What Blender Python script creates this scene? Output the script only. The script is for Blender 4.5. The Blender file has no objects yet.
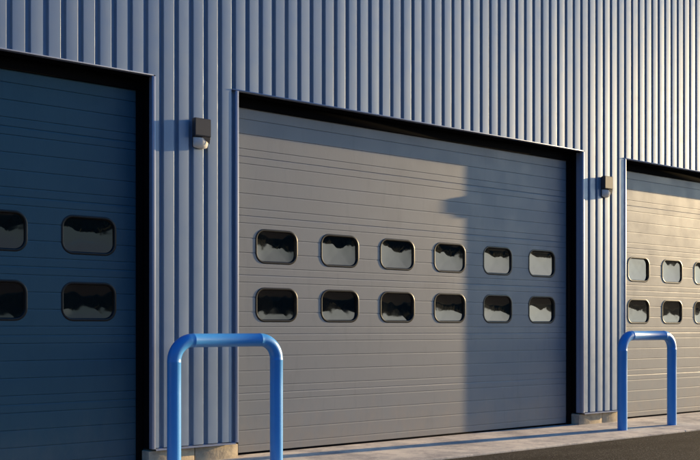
import bpy, bmesh, math, random
from mathutils import Vector
random.seed(4)
R = math.radians
scene = bpy.context.scene
col = scene.collection

# ------------------------------------------------------------------ camera
cam_d = bpy.data.cameras.new('camera')
cam = bpy.data.objects.new('camera', cam_d); col.objects.link(cam)
CAM_H = 1.063
cam.location = (0, 0, CAM_H)
cam.rotation_euler = (R(90), 0, -R(90 - 51.9))
cam_d.sensor_width = 36
cam_d.lens = 50.0
cam_d.shift_y = 98.5 / 700
cam_d.clip_start = 0.05
cam_d.clip_end = 3000
scene.camera = cam

# ------------------------------------------------------------------ sky, sun, exposure
SUN_K = 10.0                       # run along the wall per metre of depth
SUN_EL = R(10.6)
ADDED_CLOUD = 23.0
az = math.atan(SUN_K)              # from the wall normal towards +X
world = bpy.data.worlds.new('World'); scene.world = world
world.use_nodes = True
nt = world.node_tree
bg = nt.nodes['Background']
sky = nt.nodes.new('ShaderNodeTexSky')
sky.sky_type = 'NISHITA'
sky.sun_disc = False
sky.sun_elevation = SUN_EL
sky.sun_rotation = math.pi - az
sky.air_density = 1.0
sky.dust_density = 1.6
sky.ozone_density = 3.0
bg.inputs['Strength'].default_value = 0.076
# deeper evening blue, and a low unseen cloud bank added sunward to brighten the panes
hs = nt.nodes.new('ShaderNodeHueSaturation'); hs.inputs['Saturation'].default_value = 1.5
nt.links.new(sky.outputs['Color'], hs.inputs['Color'])
tcw = nt.nodes.new('ShaderNodeTexCoord')
dotn = nt.nodes.new('ShaderNodeVectorMath'); dotn.operation = 'DOT_PRODUCT'
dotn.inputs[1].default_value = (math.sin(az), -math.cos(az), 0)
nt.links.new(tcw.outputs['Generated'], dotn.inputs[0])
mr = nt.nodes.new('ShaderNodeMapRange'); mr.inputs[1].default_value = .55; mr.inputs[2].default_value = .94
mr.inputs[3].default_value = .06; mr.inputs[4].default_value = 1.0
nt.links.new(dotn.outputs['Value'], mr.inputs[0])
sx = nt.nodes.new('ShaderNodeSeparateXYZ'); nt.links.new(tcw.outputs['Generated'], sx.inputs[0])
cn = nt.nodes.new('ShaderNodeTexNoise'); cn.inputs['Scale'].default_value = 5; cn.inputs['Detail'].default_value = 6
cmap = nt.nodes.new('ShaderNodeMapping'); cmap.inputs['Scale'].default_value = (1, 1, 3.5)
nt.links.new(tcw.outputs['Generated'], cmap.inputs['Vector']); nt.links.new(cmap.outputs['Vector'], cn.inputs['Vector'])
ma = nt.nodes.new('ShaderNodeMath'); ma.operation = 'MULTIPLY_ADD'   # cloud top wanders with the noise
nt.links.new(cn.outputs['Fac'], ma.inputs[0]); ma.inputs[1].default_value = .40; ma.inputs[2].default_value = .09
sb = nt.nodes.new('ShaderNodeMath'); sb.operation = 'SUBTRACT'
nt.links.new(ma.outputs[0], sb.inputs[0]); nt.links.new(sx.outputs['Z'], sb.inputs[1])
em = nt.nodes.new('ShaderNodeMapRange'); em.inputs[1].default_value = 0; em.inputs[2].default_value = .07
nt.links.new(sb.outputs[0], em.inputs[0])
mu = nt.nodes.new('ShaderNodeMath'); mu.operation = 'MULTIPLY'
nt.links.new(em.outputs[0], mu.inputs[0]); nt.links.new(mr.outputs[0], mu.inputs[1])
cl = nt.nodes.new('ShaderNodeVectorMath'); cl.operation = 'SCALE'; cl.inputs[0].default_value = (ADDED_CLOUD * 1.0, ADDED_CLOUD * .93, ADDED_CLOUD * .83)
nt.links.new(mu.outputs[0], cl.inputs['Scale'])
ad = nt.nodes.new('ShaderNodeVectorMath'); ad.operation = 'ADD'
tn = nt.nodes.new('ShaderNodeVectorMath'); tn.operation = 'MULTIPLY'; tn.inputs[1].default_value = (.34, 1.13, 1.46)
nt.links.new(hs.outputs['Color'], tn.inputs[0])
thin = nt.nodes.new('ShaderNodeMapRange'); thin.inputs[3].default_value = 1.0; thin.inputs[4].default_value = .22
nt.links.new(em.outputs[0], thin.inputs[0])                     # the added cloud bank hides the blue behind it
tc2 = nt.nodes.new('ShaderNodeVectorMath'); tc2.operation = 'SCALE'
nt.links.new(tn.outputs[0], tc2.inputs[0]); nt.links.new(thin.outputs[0], tc2.inputs['Scale'])
nt.links.new(tc2.outputs[0], ad.inputs[0]); nt.links.new(cl.outputs[0], ad.inputs[1])
nt.links.new(ad.outputs[0], bg.inputs['Color'])

sd = bpy.data.lights.new('sun', 'SUN')
sd.energy = 4.2
sd.angle = R(0.5)
sd.color = (1.0, 0.71, 0.37)
sun = bpy.data.objects.new('sun', sd); col.objects.link(sun)
to_sun = Vector((math.sin(az) * math.cos(SUN_EL), -math.cos(az) * math.cos(SUN_EL), math.sin(SUN_EL)))
sun.rotation_euler = to_sun.to_track_quat('Z', 'Y').to_euler()
sun.location = (20, -4, 8)

scene.view_settings.view_transform = 'Standard'
scene.view_settings.look = 'None'
scene.view_settings.exposure = 1.25
scene.view_settings.gamma = 1.0
scene.view_settings.use_curve_mapping = False

# ------------------------------------------------------------------ key dimensions (metres)
FY = 6.84          # outer plane of the cladding
DY = 7.00          # face of the doors
LINTEL = 3.008
BASE = 0.130       # lower edge of the cladding
TOP = 6.6
PITCH = 0.1306
G0 = 3.5034        # centre of one groove
OPEN = [(-0.989, 3.423), (4.201, 8.613), (9.396, 13.808)]
WX0, WX1 = -7.0, 26.0

# ------------------------------------------------------------------ helpers
def principled(name, base=(.5, .5, .5), rough=.5, metal=0.0, spec=.5, coat=0.0):
    m = bpy.data.materials.new(name); m.use_nodes = True
    p = m.node_tree.nodes['Principled BSDF']
    p.inputs['Base Color'].default_value = (*base, 1)
    p.inputs['Roughness'].default_value = rough
    p.inputs['Metallic'].default_value = metal
    p.inputs['Specular IOR Level'].default_value = spec
    p.inputs['Coat Weight'].default_value = coat
    return m, m.node_tree, p

def N(t, kind, **kw):
    n = t.nodes.new(kind)
    for k, v in kw.items():
        setattr(n, k, v)
    return n

def coords(t, scale=(1, 1, 1)):
    tc = N(t, 'ShaderNodeTexCoord'); mp = N(t, 'ShaderNodeMapping')
    mp.inputs['Scale'].default_value = scale
    t.links.new(tc.outputs['Object'], mp.inputs['Vector'])
    return mp.outputs['Vector']

def noise(t, scale, detail=4, rough=.55, vscale=(1, 1, 1)):
    n = N(t, 'ShaderNodeTexNoise')
    n.inputs['Scale'].default_value = scale
    n.inputs['Detail'].default_value = detail
    n.inputs['Roughness'].default_value = rough
    t.links.new(coords(t, vscale), n.inputs['Vector'])
    return n.outputs['Fac']

def ramp(t, fac, stops):
    r = N(t, 'ShaderNodeValToRGB')
    el = r.color_ramp.elements
    while len(el) < len(stops):
        el.new(0.5)
    for e, (p, c) in zip(el, stops):
        e.position = p
        e.color = (*c, 1) if len(c) == 3 else c
    t.links.new(fac, r.inputs['Fac'])
    return r.outputs['Color']

def mixc(t, a, b, fac, mode='MIX'):
    m = N(t, 'ShaderNodeMix', data_type='RGBA', blend_type=mode)
    for i, v in ((6, a), (7, b)):
        if isinstance(v, tuple):
            m.inputs[i].default_value = (*v, 1)
        else:
            t.links.new(v, m.inputs[i])
    if isinstance(fac, float):
        m.inputs[0].default_value = fac
    else:
        t.links.new(fac, m.inputs[0])
    return m.outputs[2]

def bump(t, p, h, strength, dist):
    b = N(t, 'ShaderNodeBump')
    b.inputs['Strength'].default_value = strength
    b.inputs['Distance'].default_value = dist
    t.links.new(h, b.inputs['Height'])
    t.links.new(b.outputs['Normal'], p.inputs['Normal'])
    return b

def link_obj(name, me, mats, parent=None):
    if not isinstance(mats, (list, tuple)):
        mats = [mats]
    for m in mats:
        me.materials.append(m)
    o = bpy.data.objects.new(name, me); col.objects.link(o)
    if parent:
        o.parent = parent
    return o

def finish(name, bm, mats, parent=None, smooth=None, recalc=True):
    if recalc:
        bmesh.ops.recalc_face_normals(bm, faces=bm.faces)
    me = bpy.data.meshes.new(name)
    bm.to_mesh(me); bm.free()
    if smooth is not None:
        me.polygons.foreach_set('use_smooth', [True] * len(me.polygons))
        me.set_sharp_from_angle(angle=R(smooth))
    return link_obj(name, me, mats, parent)

def box(bm, x0, x1, y0, y1, z0, z1, bev=0, mat=0):
    r = bmesh.ops.create_cube(bm, size=1)
    vs = r['verts']
    for v in vs:
        v.co = Vector(((x0 + x1) / 2 + v.co.x * (x1 - x0), (y0 + y1) / 2 + v.co.y * (y1 - y0), (z0 + z1) / 2 + v.co.z * (z1 - z0)))
    fs = list({f for v in vs for f in v.link_faces})
    for f in fs:
        f.material_index = mat
    if bev:
        es = list({e for v in vs for e in v.link_edges})
        bmesh.ops.bevel(bm, geom=es, offset=bev, segments=2, affect='EDGES', profile=.5)

def prism(bm, pts, x0, x1, mat=0):
    """closed (y,z) outline extruded along X"""
    a = [bm.verts.new((x0, y, z)) for y, z in pts]
    b = [bm.verts.new((x1, y, z)) for y, z in pts]
    n = len(pts)
    fs = [bm.faces.new((a[i], a[(i + 1) % n], b[(i + 1) % n], b[i])) for i in range(n)]
    fs.append(bm.faces.new(a[::-1])); fs.append(bm.faces.new(b))
    for f in fs:
        f.material_index = mat

def tag(o, label=None, cat=None, group=None, kind=None):
    if label: o['label'] = label
    if cat: o['category'] = cat
    if group: o['group'] = group
    if kind: o['kind'] = kind
    return o

def empty(name, loc):
    o = bpy.data.objects.new(name, None); col.objects.link(o); o.location = loc
    o.empty_display_size = .2
    return o

# ------------------------------------------------------------------ materials
# painted corrugated steel, slate blue
M_clad, t, p = principled('slate_blue_painted_steel', (.30, .36, .50), .40, .2)
n1 = noise(t, 3.0, 5, .6, (1, 1, .25))
n2 = noise(t, 30, 4, .6, (1, 1, .12))
c = mixc(t, (.245, .320, .420), (.285, .355, .450), n1)
c = mixc(t, c, (.24, .28, .36), ramp(t, n2, [(.58, (0, 0, 0)), (.80, (.35, .35, .35))]))
t.links.new(c, p.inputs['Base Color'])
t.links.new(ramp(t, noise(t, 9, 3), [(.3, (.36,) * 3), (.7, (.50,) * 3)]), p.inputs['Roughness'])
bump(t, p, noise(t, 2.2, 2, .4, (1.6, 1, .5)), .25, .01)

M_trim, t, p = principled('flashing_painted_steel', (.30, .34, .44), .36, .25)

# sectional door skin: grey stucco steel
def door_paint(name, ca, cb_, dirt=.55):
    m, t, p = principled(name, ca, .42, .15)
    c = mixc(t, ca, cb_, noise(t, 1.7, 6, .6, (1, 1, 1)))
    st = ramp(t, noise(t, 14, 5, .65, (1, 1, .18)), [(.55, (0, 0, 0)), (.85, (.4,) * 3)])
    c = mixc(t, c, tuple(v * .7 for v in ca), st)
    tcz = N(t, 'ShaderNodeTexCoord'); sz = N(t, 'ShaderNodeSeparateXYZ'); t.links.new(tcz.outputs['Object'], sz.inputs[0])
    h = N(t, 'ShaderNodeMath', operation='MULTIPLY_ADD'); t.links.new(noise(t, 6, 6, .7, (1, 1, .5)), h.inputs[0])
    h.inputs[1].default_value = -1.3; h.inputs[2].default_value = 1.02
    h2 = N(t, 'ShaderNodeMath', operation='SUBTRACT'); t.links.new(h.outputs[0], h2.inputs[0]); t.links.new(sz.outputs['Z'], h2.inputs[1])
    c = mixc(t, c, (.30, .26, .22), ramp(t, h2.outputs[0], [(.0, (0, 0, 0)), (.55, (dirt,) * 3)]))
    t.links.new(c, p.inputs['Base Color'])
    t.links.new(ramp(t, noise(t, 5, 4), [(.3, (.46,) * 3), (.7, (.58,) * 3)]), p.inputs['Roughness'])
    p.inputs['Specular IOR Level'].default_value = .38
    b1 = N(t, 'ShaderNodeMath', operation='MULTIPLY_ADD')
    t.links.new(noise(t, 1.6, 2, .4, (.5, 1, 1)), b1.inputs[0]); b1.inputs[1].default_value = 1.0
    t.links.new(noise(t, 260, 2, .5, (1, 1, .4)), b1.inputs[2])
    bump(t, p, b1.outputs[0], .12, .004)
    return m
M_door = door_paint('grey_door_steel', (.210, .225, .242), (.242, .254, .268))
M_door_shaded = door_paint('shade_darkened_door_steel', (.026, .082, .118), (.034, .096, .136), .12)  # left door's deep shade put into a darker, bluer base colour
M_rubber, t, p = principled('black_rubber', (.005, .005, .006), .8, 0, .03)
M_frame, t, p = principled('black_window_plastic', (.010, .009, .008), .35, 0, .4)
M_pane, t, p = principled('dark_acrylic_pane', (.004, .004, .004), .05, 0, .5)
p.inputs['IOR'].default_value = 1.8
sm = noise(t, 9, 4, .6)
t.links.new(ramp(t, sm, [(.35, (.02,) * 3), (.75, (.07,) * 3)]), p.inputs['Roughness'])
bump(t, p, noise(t, 7, 2, .4), .15, .006)

# concrete apron
M_conc, t, p = principled('worn_concrete', (.42, .37, .33), .8)
a = noise(t, 2.1, 7, .66, (1, 1, 1))
b_ = noise(t, 6.5, 6, .7, (1, 1, 1))
c = ramp(t, a, [(.36, (.33, .31, .30)), (.47, (.53, .49, .44)), (.60, (.72, .65, .55))])
c = mixc(t, c, (.26, .23, .25), ramp(t, b_, [(.50, (0, 0, 0)), (.66, (.60,) * 3)]))
c = mixc(t, c, (.85, .76, .64), ramp(t, noise(t, 14, 5, .7), [(.56, (0, 0, 0)), (.70, (.7,) * 3)]))
c = mixc(t, c, (.18, .16, .16), ramp(t, noise(t, 110, 2, .6), [(.66, (0, 0, 0)), (.74, (.6,) * 3)]))
t.links.new(c, p.inputs['Base Color'])
bump(t, p, noise(t, 45, 5, .6), .35, .004)

M_found, t, p = principled('foundation_stone', (.46, .38, .27), .85)
a = noise(t, 9, 6, .65)
c = ramp(t, a, [(.3, (.26, .22, .17)), (.5, (.45, .37, .26)), (.72, (.58, .47, .31))])
t.links.new(c, p.inputs['Base Color'])
bump(t, p, noise(t, 40, 5, .65), .5, .006)

# asphalt
M_asph, t, p = principled('asphalt', (.05, .047, .044), .95, 0, .08)
vo = N(t, 'ShaderNodeTexVoronoi'); vo.inputs['Scale'].default_value = 110
t.links.new(coords(t), vo.inputs['Vector'])
vs_ = N(t, 'ShaderNodeSeparateColor'); t.links.new(vo.outputs['Color'], vs_.inputs[0])
c = ramp(t, vs_.outputs[0], [(.30, (.018, .017, .016)), (.62, (.034, .031, .028)), (.90, (.060, .054, .048)), (.985, (.17, .155, .135))])
b_ = noise(t, 1.1, 6, .65)
c = mixc(t, c, (.060, .053, .045), ramp(t, b_, [(.42, (0, 0, 0)), (.66, (.55,) * 3)]))
c = mixc(t, c, (.014, .013, .013), ramp(t, noise(t, .35, 5, .6, (1, 2.5, 1)), [(.54, (0, 0, 0)), (.64, (.6,) * 3)]))
t.links.new(c, p.inputs['Base Color'])
bump(t, p, vo.outputs['Distance'], .5, .004)

M_grass, t, p = principled('far_hillside_green', (.03, .045, .02), .95)
t.links.new(ramp(t, noise(t, .06, 6, .7), [(.35, (.018, .028, .012)), (.65, (.06, .075, .035))]), p.inputs['Base Color'])

# hoop paint
M_blue, t, p = principled('blue_gloss_paint', (.025, .13, .50), .36, 0, .5, .2)
p.inputs['Coat Roughness'].default_value = .12
c = mixc(t, (.045, .27, .70), (.055, .31, .74), noise(t, 12, 4))
ch = ramp(t, noise(t, 85, 4, .7), [(.66, (0, 0, 0)), (.69, (.8,) * 3)])
c = mixc(t, c, (.10, .16, .33), ch)
t.links.new(c, p.inputs['Base Color'])
bump(t, p, noise(t, 30, 3), .06, .002)

M_house, t, p = principled('dark_lamp_housing', (.040, .040, .046), .5, .1)
M_lens, t, p = principled('frosted_lamp_glass', (.92, .92, .90), .16)
p.inputs['Transmission Weight'].default_value = .25
p.inputs['IOR'].default_value = 1.45
M_refl, t, p = principled('lamp_reflector', (.8, .78, .74), .22, .9)
M_int, t, p = principled('dark_interior', (.05, .05, .05), .9)
M_roof, t, p = principled('roof_membrane', (.15, .16, .17), .8)

# ------------------------------------------------------------------ setting: ground, pavement, hills
bm = bmesh.new()
bmesh.ops.create_grid(bm, x_segments=2, y_segments=2, size=1200)
for v in bm.verts: v.co.z = -.018
g = finish('ground', bm, M_asph, recalc=False); tag(g, kind='structure')

bm = bmesh.new()
# apron in slabs with narrow joints between them
xs = [-9.0, -3.1, 3.80, 9.02, 14.2, 20.0, 28.0]
for i in range(len(xs) - 1):
    box(bm, xs[i] + .004, xs[i + 1] - .004, 5.83, 7.4, -.3, 0, .006)
g = finish('pavement', bm, M_conc); tag(g, kind='structure')

# low wooded ridge on the far side of the yard, all round the open side
bm = bmesh.new()
nA = 900
rows = []
prof = [(95, -.1), (105, 1.6), (118, 7.5), (135, 13.5), (170, 15.0), (300, 10)]
prev = None
ph = [random.uniform(0, 6.28) for _ in range(8)]
for i in range(nA + 1):
    a = R(-200 + 400 * i / nA * .5 - 0)  # half circle on the -Y side
    a = R(180 + 180 * i / nA)
    w = sum(math.sin(a * f + ph[k]) / (1 + k * .5) for k, f in enumerate((5, 9, 17, 31, 57, 90, 140)))
    row = []
    for r_, h in prof:
        azd = 180 * i / nA - 90                      # degrees from straight out, towards the sun
        low = 1 - .72 * min(1, max(0, (azd - 38) / 18)) if azd > 0 else 1
        hh = h * low * (1 + .06 * w + random.uniform(-.05, .05)) if h > 0 else h
        row.append(bm.verts.new((math.cos(a) * r_ + 4, math.sin(a) * r_, hh)))
    if prev:
        for k in range(len(prof) - 1):
            bm.faces.new((prev[k], prev[k + 1], row[k + 1], row[k]))
    prev = row
g = finish('hills', bm, M_grass); tag(g, kind='structure')

# ------------------------------------------------------------------ the building
bld = empty('industrial_building', (4, FY, 0))
tag(bld, 'industrial building clad in slate blue corrugated steel with three sectional doors', 'building')
bld_inv = -Vector(bld.location)

def bfinish(name, bm, mats, parent=bld, **kw):
    """geometry given in world metres, parented under the building"""
    for v in bm.verts: v.co += bld_inv
    return finish(name, bm, mats, parent, **kw)

# corrugated cladding ------------------------------------------------
DEPTH = .030
pts = []   # (x, y)
k0 = int((WX0 - G0) / PITCH); k1 = int((WX1 - G0) / PITCH)
for k in range(k0, k1):
    gx = G0 + k * PITCH
    ta, tb = random.uniform(-.0008, .0008), random.uniform(-.0008, .0008)
    # crown edge, rolled corner, steep web, pan, web, rolled corner
    if k == k0: cv = .0007
    pts += [(gx - .0218, FY + .0005 + cv), (gx - .0206, FY + .0035 + cv),
            (gx - .0160, FY + DEPTH - .002), (gx - .0140, FY + DEPTH),
            (gx + .0140, FY + DEPTH), (gx + .0160, FY + DEPTH - .002)]
    cv = .0008 * random.uniform(.5, 1.4)      # each rib is very slightly domed
    tl = random.uniform(-.0005, .0005)
    pts += [(gx + .0206, FY + .0035 + cv), (gx + .0218, FY + .0005 + cv)]
    hw = PITCH / 2 - .0228
    for q in range(9):
        u = -1 + q / 4
        pts.append((gx + PITCH / 2 + u * hw, FY + cv * u * u + tl * u))
TR = .030  # width of the corner trims
edges = []
for a, b in OPEN:
    edges += [a - TR, b + TR]
def yat(x):
    for (xa, ya), (xb, yb) in zip(pts, pts[1:]):
        if xa <= x <= xb:
            return ya + (yb - ya) * (x - xa) / (xb - xa + 1e-9)
pts = sorted(pts + [(e, yat(e)) for e in edges])
def zbot(x):
    for a, b in OPEN:
        if a - TR < x < b + TR:
            return LINTEL + .012
    return BASE + .008
bm = bmesh.new()
zs_full = [None, LINTEL + .012, 4.2, 5.4, TOP]
cache = {}
def V(x, y, z):
    key = (round(x, 5), round(y, 5), round(z, 4))
    if key not in cache:
        cache[key] = bm.verts.new((x, y, z))
    return cache[key]
for (xa, ya), (xb, yb) in zip(pts, pts[1:]):
    if xb - xa < 1e-6: continue
    zb = zbot((xa + xb) / 2)
    zz = [zb] + [z for z in (LINTEL + .012, TOP) if z > zb + .01]
    for z0, z1 in zip(zz, zz[1:]):
        bm.faces.new((V(xa, ya, z0), V(xb, yb, z0), V(xb, yb, z1), V(xa, ya, z1)))
clad = bfinish('cladding', bm, M_clad)
# make sure normals face out (-Y)
me = clad.data
if sum(p_.normal.y for p_ in me.polygons) > 0:
    me.flip_normals()

# backing wall behind the sheets: piers, lintels
bm = bmesh.new()
cuts = [WX0] + [v for o in OPEN for v in o] + [WX1]
BY0, BY1 = FY + .039, 7.16
for i in range(0, len(cuts), 2):
    box(bm, cuts[i] + .004, cuts[i + 1] - .004, BY0, BY1, BASE + .004, TOP - .01)
for a, b in OPEN:
    box(bm, a - .003, b + .003, BY0 + .002, BY1 - .002, LINTEL + .004, TOP - .012)
bfinish('wall_core', bm, M_int)

# steel reveals and trims round each opening
for (a, b) in OPEN:
    ret = .046 if a < 0 else .085
    # jamb trims: a slim angle standing on the crowns, with a folded bead, returned into the reveal
    for s, e in ((-1, a), (1, b)):
        bm = bmesh.new()
        x0, x1 = sorted((e, e + s * TR))
        box(bm, x0, x1, FY - .005, FY + .0365, BASE, LINTEL + .004, .0022)
        x0, x1 = sorted((e + s * .0005, e + s * .0035))
        box(bm, x0, x1, FY + .037, FY + ret, BASE, LINTEL)
        x0, x1 = sorted((e + s * .012, e + s * .017))
        box(bm, x0, x1, FY - .0075, FY - .0045, BASE, LINTEL - .001)
        bfinish('jamb_trim', bm, M_trim, smooth=30)
        bm = bmesh.new()
        x0, x1 = sorted((e + s * .0006, e + s * .0030))
        box(bm, x0, x1, FY + ret + .0005, 7.02, BASE, LINTEL)
        bfinish('jamb_lining', bm, M_rubber)
    bm = bmesh.new()
    box(bm, a + .001, b - .001, FY + .037, 7.02, LINTEL + .0005, LINTEL + .0035)
    bfinish('head_lining', bm, M_rubber)
    bm = bmesh.new()
    box(bm, a - .055, b + .012, FY - .007, FY + .0365, LINTEL + .0045, LINTEL + .014, .002)
    bfinish('head_trim', bm, M_trim, smooth=30)

# drip trims under the piers and foundations
piers = [(WX0, OPEN[0][0]), (OPEN[0][1], OPEN[1][0]), (OPEN[1][1], OPEN[2][0]), (OPEN[2][1], WX1)]
for i, (a, b) in enumerate(piers):
    aa = a + (TR if i else 0); bb = b - (TR if i < 3 else 0)
    bm = bmesh.new()
    prism(bm, [(FY + .036, BASE + .012), (FY - .010, BASE - .004), (FY - .010, BASE - .013), (FY - .007, BASE - .013), (FY - .007, BASE - .006), (FY + .037, BASE + .004)], aa + .001, bb - .001)
    bfinish('drip_trim', bm, M_trim, smooth=30)
    # foundation in dressed blocks
    x = a - .018
    end = b + .018
    n = max(2, round((end - x) / .42))
    bm = bmesh.new()
    w = (end - x) / n
    for k in range(n):
        dy = random.uniform(-.006, .006)
        box(bm, x + k * w + .0035, x + (k + 1) * w - .0035, FY + .030 + dy, 7.2, -.2, BASE - .016 + random.uniform(-.006, .002), .007)
    box(bm, x + .01, end - .01, FY + .042, 7.18, -.2, BASE - .028)
    bfinish('foundation', bm, M_found, smooth=35)

# shell: roof, side and back walls, parapet
bm = bmesh.new()
box(bm, WX0, WX1, 7.17, 26, TOP - .5, TOP - .35)
bfinish('roof', bm, M_roof)
bm = bmesh.new()
box(bm, WX0 + .001, WX0 + .16, 7.165, 25.8, -.2, TOP - .02)
box(bm, WX1 - .16, WX1 - .001, 7.165, 25.8, -.2, TOP - .02)
box(bm, WX0 + .17, WX1 - .17, 25.6, 25.78, -.2, TOP - .02)
box(bm, WX0 + .17, WX1 - .17, 7.4, 25.5, -.1, -.004)
bfinish('outer_wall', bm, M_clad)
bm = bmesh.new()
box(bm, WX0 - .03, WX1 + .03, FY - .03, FY + .34, TOP, TOP + .05, .006)
bfinish('parapet_cap', bm, M_trim, smooth=30)

# ------------------------------------------------------------------ sectional doors
PH = .5
Z0 = .016
WIN_W, WIN_H, WIN_R = .434, .293, .092
WIN_STEP = .689
def groove_profile(z0, y, top):
    """front face of one panel from bottom to top: (y,z)"""
    out = [(y + .003, z0), (y, z0 + .003)]
    for q in (.0625, .1875, .3125, .4375):
        zc = z0 + q
        out += [(y, zc - .010), (y + .0013, zc - .0006), (y + .0058, zc + .0002), (y + .0058, zc + .0022), (y, zc + .0036)]
    out += [(y, top - .010), (y + .003, top)]
    return out

def rrect(w, h, r, n=10):
    out = []
    for cx, cz, a0 in ((w / 2 - r, h / 2 - r, 0), (-w / 2 + r, h / 2 - r, 90), (-w / 2 + r, -h / 2 + r, 180), (w / 2 - r, -h / 2 + r, 270)):
        for k in range(n + 1):
            a = R(a0 + 90 * k / n)
            out.append((cx + r * math.cos(a), cz + r * math.sin(a)))
    return out

def make_frame_mesh():
    bm = bmesh.new()
    W, H, RR = WIN_W, WIN_H, WIN_R
    rings = [(0.002, .010), (.002, -.0012), (-.002, -.0030), (-.012, -.0030), (-.016, -.0018), (-.022, .014), (-.023, .024)]
    loops = []
    for off, y in rings:
        loops.append([bm.verts.new((x, y, z)) for x, z in rrect(W + 2 * off, H + 2 * off, RR + off)])
    for A, B in zip(loops, loops[1:]):
        n = len(A)
        for i in range(n):
            bm.faces.new((A[i], A[(i + 1) % n], B[(i + 1) % n], B[i]))
    bmesh.ops.remove_doubles(bm, verts=bm.verts, dist=1e-6)
    bmesh.ops.recalc_face_normals(bm, faces=bm.faces)
    me = bpy.data.meshes.new('window_frame'); bm.to_mesh(me); bm.free()
    me.polygons.foreach_set('use_smooth', [True] * len(me.polygons)); me.set_sharp_from_angle(angle=R(40))
    me.materials.append(M_frame)
    if sum(p_.normal.y * p_.area for p_ in me.polygons) > 0: me.flip_normals()
    return me

def make_pane_mesh(seed):
    rnd = random.Random(seed)
    bm = bmesh.new()
    w, h, r = WIN_W - .040, WIN_H - .040, WIN_R - .02
    nr = 14
    out = rrect(w, h, r, 8)
    kz = .50 * rnd.uniform(.75, 1.2); kx = .22 * rnd.uniform(.3, 1.4)
    tiltz = rnd.uniform(-.011, .011); tiltx = rnd.uniform(-.02, .02); f1, f2 = rnd.uniform(22, 48), rnd.uniform(18, 40)
    w1, w2 = rnd.uniform(0, 6), rnd.uniform(0, 6)
    def yy(x, z):
        # sheet bows gently inwards (acrylic double glazing)
        return .0155 + .0050 - kz * z * z / 2 - kx * x * x / 2 + tiltz * z + tiltx * x + .00028 * math.sin(x * f1 + w1) * math.cos(z * f2 + w2)
    cen = bm.verts.new((0, yy(0, 0), 0))
    prev = None
    for i in range(1, nr + 1):
        f = i / nr
        ring = [bm.verts.new((x * f, yy(x * f, z * f), z * f)) for x, z in out]
        n = len(ring)
        for k in range(n):
            if (out[k][0] - out[(k + 1) % n][0]) ** 2 + (out[k][1] - out[(k + 1) % n][1]) ** 2 < 1e-12:
                continue
            if prev is None:
                bm.faces.new((cen, ring[k], ring[(k + 1) % n]))
            else:
                bm.faces.new((prev[k], ring[k], ring[(k + 1) % n], prev[(k + 1) % n]))
        prev = ring
    bmesh.ops.remove_doubles(bm, verts=bm.verts, dist=1e-6)
    me = bpy.data.meshes.new('window_pane')
    bm.to_mesh(me); bm.free()
    me.polygons.foreach_set('use_smooth', [True] * len(me.polygons))
    if sum(p_.normal.y * p_.area for p_ in me.polygons) > 0: me.flip_normals()
    me.materials.append(M_pane)
    return me

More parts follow.
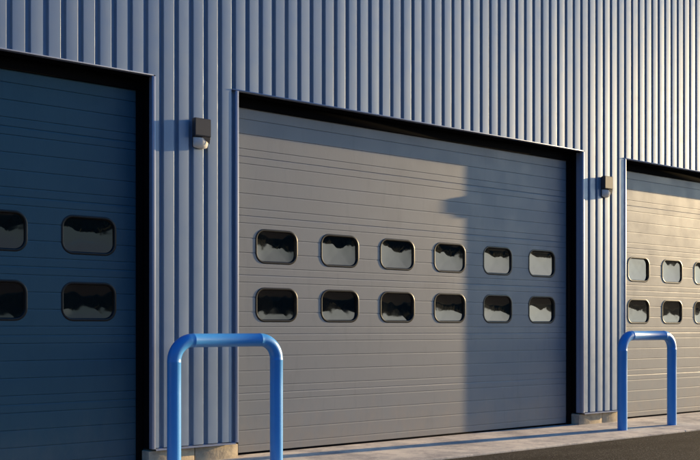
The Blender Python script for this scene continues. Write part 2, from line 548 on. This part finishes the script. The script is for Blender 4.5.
frame_me = make_frame_mesh()
def make_door(a, b, idx, label):
    root = bpy.data.objects  # (door mesh itself is the part; windows and seals are its sub-parts)
    a0, b0 = a - .05, b + .05
    bm = bmesh.new()
    for k in range(6):
        z0 = Z0 + k * PH
        z1 = z0 + PH - .0008
        prof = groove_profile(z0, DY, z1 + (.06 if k == 5 else 0))
        pr = prof + [(DY + .042, prof[-1][1]), (DY + .042, z0)]
        prism(bm, pr, a0, b0)
    bmesh.ops.recalc_face_normals(bm, faces=bm.faces)
    me = bpy.data.meshes.new('sectional_door'); bm.to_mesh(me); bm.free()
    o = bpy.data.objects.new('sectional_door', me); col.objects.link(o)
    # window openings
    cb = bmesh.new()
    first = (a + b) / 2 - 2.5 * WIN_STEP + (.044, 0, -.016)[idx]
    cs = [(first + i * WIN_STEP, z) for z in (Z0 + 2.5 * PH, Z0 + 3.5 * PH) for i in range(6)]
    for cx, cz in cs:
        rr = rrect(WIN_W, WIN_H, WIN_R, 10)
        A = [cb.verts.new((cx + x, DY - .05, cz + z)) for x, z in rr]
        B = [cb.verts.new((cx + x, DY + .09, cz + z)) for x, z in rr]
        n = len(A)
        for i in range(n):
            cb.faces.new((A[i], A[(i + 1) % n], B[(i + 1) % n], B[i]))
        cb.faces.new(A[::-1]); cb.faces.new(B)
    bmesh.ops.remove_doubles(cb, verts=cb.verts, dist=1e-6)
    bmesh.ops.recalc_face_normals(cb, faces=cb.faces)
    cm = bpy.data.meshes.new('cut'); cb.to_mesh(cm); cb.free()
    co = bpy.data.objects.new('cut', cm); col.objects.link(co)
    md = o.modifiers.new('cut', 'BOOLEAN'); md.object = co; md.operation = 'DIFFERENCE'; md.solver = 'EXACT'
    dg = bpy.context.evaluated_depsgraph_get(); dg.update()
    nm = bpy.data.meshes.new_from_object(o.evaluated_get(dg))
    o.modifiers.clear(); o.data = nm; nm.name = 'sectional_door'
    bpy.data.objects.remove(co); bpy.data.meshes.remove(cm); bpy.data.meshes.remove(me)
    nm.materials.clear(); nm.materials.append(M_door_shaded if idx == 0 else M_door)
    for v in nm.vertices: v.co += bld_inv
    o.parent = bld
    if label: o['label'] = label
    # windows
    for j, (cx, cz) in enumerate(cs):
        f = bpy.data.objects.new('window_frame', frame_me); col.objects.link(f); f.parent = o
        f.location = Vector((cx, DY, cz)) + bld_inv
        g = bpy.data.objects.new('window_pane', make_pane_mesh(idx * 100 + j)); col.objects.link(g); g.parent = o
        g.location = Vector((cx, DY, cz)) + bld_inv
    # seals
    bm = bmesh.new()
    box(bm, a + .002, b - .002, DY - .022, DY - .003, LINTEL - .088, LINTEL - .002, .003)
    bfinish('head_seal', bm, M_rubber, o, smooth=30)
    sw = .060 if idx == 0 else .085
    for s, e in ((1, a), (-1, b)):
        bm = bmesh.new()
        x0, x1 = sorted((e + s * .002, e + s * sw))
        box(bm, x0, x1, DY - .020, DY - .003, .004, LINTEL - .090, .003)
        bfinish('side_seal', bm, M_rubber, o, smooth=30)
    bm = bmesh.new()
    box(bm, a + sw + .002, b - sw - .002, DY - .004, DY + .03, .001, Z0 + .002, .003)
    bfinish('bottom_seal', bm, M_rubber, o, smooth=30)
    return o

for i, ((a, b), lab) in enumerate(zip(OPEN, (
        'sectional door in full shade, with shade painted into its colour, leftmost of the three',
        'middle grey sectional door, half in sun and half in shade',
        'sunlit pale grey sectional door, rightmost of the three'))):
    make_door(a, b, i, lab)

# ------------------------------------------------------------------ wall lights
def make_light(x, z, label):
    r = empty('wall_light', (x, FY, z))
    tag(r, label, 'wall light', 'wall lights on the piers')
    w = .07
    bm = bmesh.new()   # mounting plate
    box(bm, -w + .006, w - .006, -.014, -.001, .012, .232, .003)
    finish('mounting_plate', bm, M_house, r, smooth=30)
    bm = bmesh.new()   # hood: box with a raked underside
    y0, y1 = -.068, -.014
    prism(bm, [(y1, .238), (y0 + .006, .238), (y0, .232), (y0, .100), (y0 + .008, .093), (y1, .0895)], -w, w)
    bmesh.ops.bevel(bm, geom=[e for e in bm.edges], offset=.003, segments=2, affect='EDGES')
    finish('housing', bm, M_house, r, smooth=30)
    bm = bmesh.new()   # glass wedge below
    sl = []
    for q in range(13):
        u = -1 + q / 6
        f = math.sqrt(1 - .80 * u * u)
        sl.append([bm.verts.new((u * (w - .008), -.0145 + (yy_ + .0145) * f, .088 + (zz_ - .088) * (.75 + .25 * f)))
                   for yy_, zz_ in ((-.0145, .088), (-.050, .0875), (-.061, .078), (-.060, .055), (-.050, .030), (-.034, .012), (-.0145, .004))])
    for A_, B_ in zip(sl, sl[1:]):
        for q in range(7):
            bm.faces.new((A_[q], A_[(q + 1) % 7], B_[(q + 1) % 7], B_[q]))
    bm.faces.new(sl[0]); bm.faces.new(sl[-1])
    finish('lens', bm, M_lens, r, smooth=40)
    bm = bmesh.new()   # reflector inside the glass
    prism(bm, [(-.018, .078), (-.036, .078), (-.024, .034), (-.018, .028)], -w + .022, w - .026)
    finish('reflector', bm, M_refl, r, smooth=30)
    bm = bmesh.new()   # small hinge lug on the right
    box(bm, w - .006, w + .006, -.050, -.026, .078, .096, .002)
    finish('hinge_lug', bm, M_house, r, smooth=30)
    bm = bmesh.new()   # raked visor across the upper corner of the glass
    A = [bm.verts.new(v) for v in ((-.010, -.0630, .0900), (w - .006, -.0630, .0900), (w - .006, -.0520, .040))]
    B = [bm.verts.new((v.co.x, v.co.y - .003, v.co.z)) for v in A]
    bm.faces.new(A); bm.faces.new(B[::-1])
    for k in range(3): bm.faces.new((A[k], A[(k + 1) % 3], B[(k + 1) % 3], B[k]))
    finish('visor', bm, M_house, r)
    return r
make_light(3.835, 2.49, 'dark box wall light on the pier left of the middle door')
make_light(8.998, 2.53, 'sunlit box wall light on the pier right of the middle door')

# ------------------------------------------------------------------ blue hoop barriers
def make_hoop(x, y, w, top, label):
    rad = .0505; br = .150
    cz = top - rad
    path = [Vector((0, 0, -.12)), Vector((0, 0, .3)), Vector((0, 0, .6)), Vector((0, 0, cz - br))]
    for k in range(1, 11):
        a = R(90 * k / 10)
        path.append(Vector((br - br * math.cos(a), 0, cz - br + br * math.sin(a))))
    path.append(Vector((w / 2, 0, cz)))
    for k in range(0, 11):
        a = R(90 * k / 10)
        path.append(Vector((w - br + br * math.sin(a), 0, cz - br + br * math.cos(a))))
    path += [Vector((w, 0, .6)), Vector((w, 0, .3)), Vector((w, 0, -.12))]
    # insert small weld beads by swelling the radius at the elbow ends
    bm = bmesh.new()
    rings = []
    n = 40
    marks = []
    P2 = []
    for i, p_ in enumerate(path):
        P2.append((p_, rad))
    def weld(p_, d):
        return [(p_ - d * .006, rad), (p_ - d * .0025, rad + .0012), (p_ + d * .0025, rad + .0012), (p_ + d * .006, rad)]
    up = Vector((0, 0, 1)); rt = Vector((1, 0, 0)); dn = Vector((0, 0, -1))
    A = Vector((0, 0, cz - br)); B = Vector((br, 0, cz)); C_ = Vector((w - br, 0, cz)); D = Vector((w, 0, cz - br))
    out = []
    for p_, r_ in P2:
        if (p_ - B).length < 1e-4: out += weld(B + rt * .006, rt)
        elif (p_ - C_).length < 1e-4: out += weld(C_ - rt * .006, rt)
        elif (p_ - A).length < 1e-4: out += weld(A - up * .006, up)
        elif (p_ - D).length < 1e-4: out += weld(D + dn * .006, dn)
        else: out.append((p_, r_))
    for i, (p_, r_) in enumerate(out):
        q0 = out[max(0, i - 1)][0]; q1 = out[min(len(out) - 1, i + 1)][0]
        tdir = (q1 - q0).normalized()
        side = Vector((0, 1, 0)); nrm = tdir.cross(side)
        rings.append([bm.verts.new(p_ + side * (r_ * math.cos(2 * math.pi * k / n)) + nrm * (r_ * math.sin(2 * math.pi * k / n))) for k in range(n)])
    for Ra, Rb in zip(rings, rings[1:]):
        for k in range(n):
            bm.faces.new((Ra[k], Ra[(k + 1) % n], Rb[(k + 1) % n], Rb[k]))
    bm.faces.new(rings[0]); bm.faces.new(rings[-1])
    o = finish('hoop_barrier', bm, M_blue, smooth=50)
    o.location = (x, y, 0)
    tag(o, label, 'hoop barrier', 'blue steel hoop barriers in front of the doors')
    return o
make_hoop(3.338, 6.32, .888, 1.026, 'larger, nearer blue steel hoop in front of the pier beside the shaded door')
make_hoop(8.524, 6.25, .888, 1.038, 'smaller, farther blue steel hoop in front of the sunlit right door')
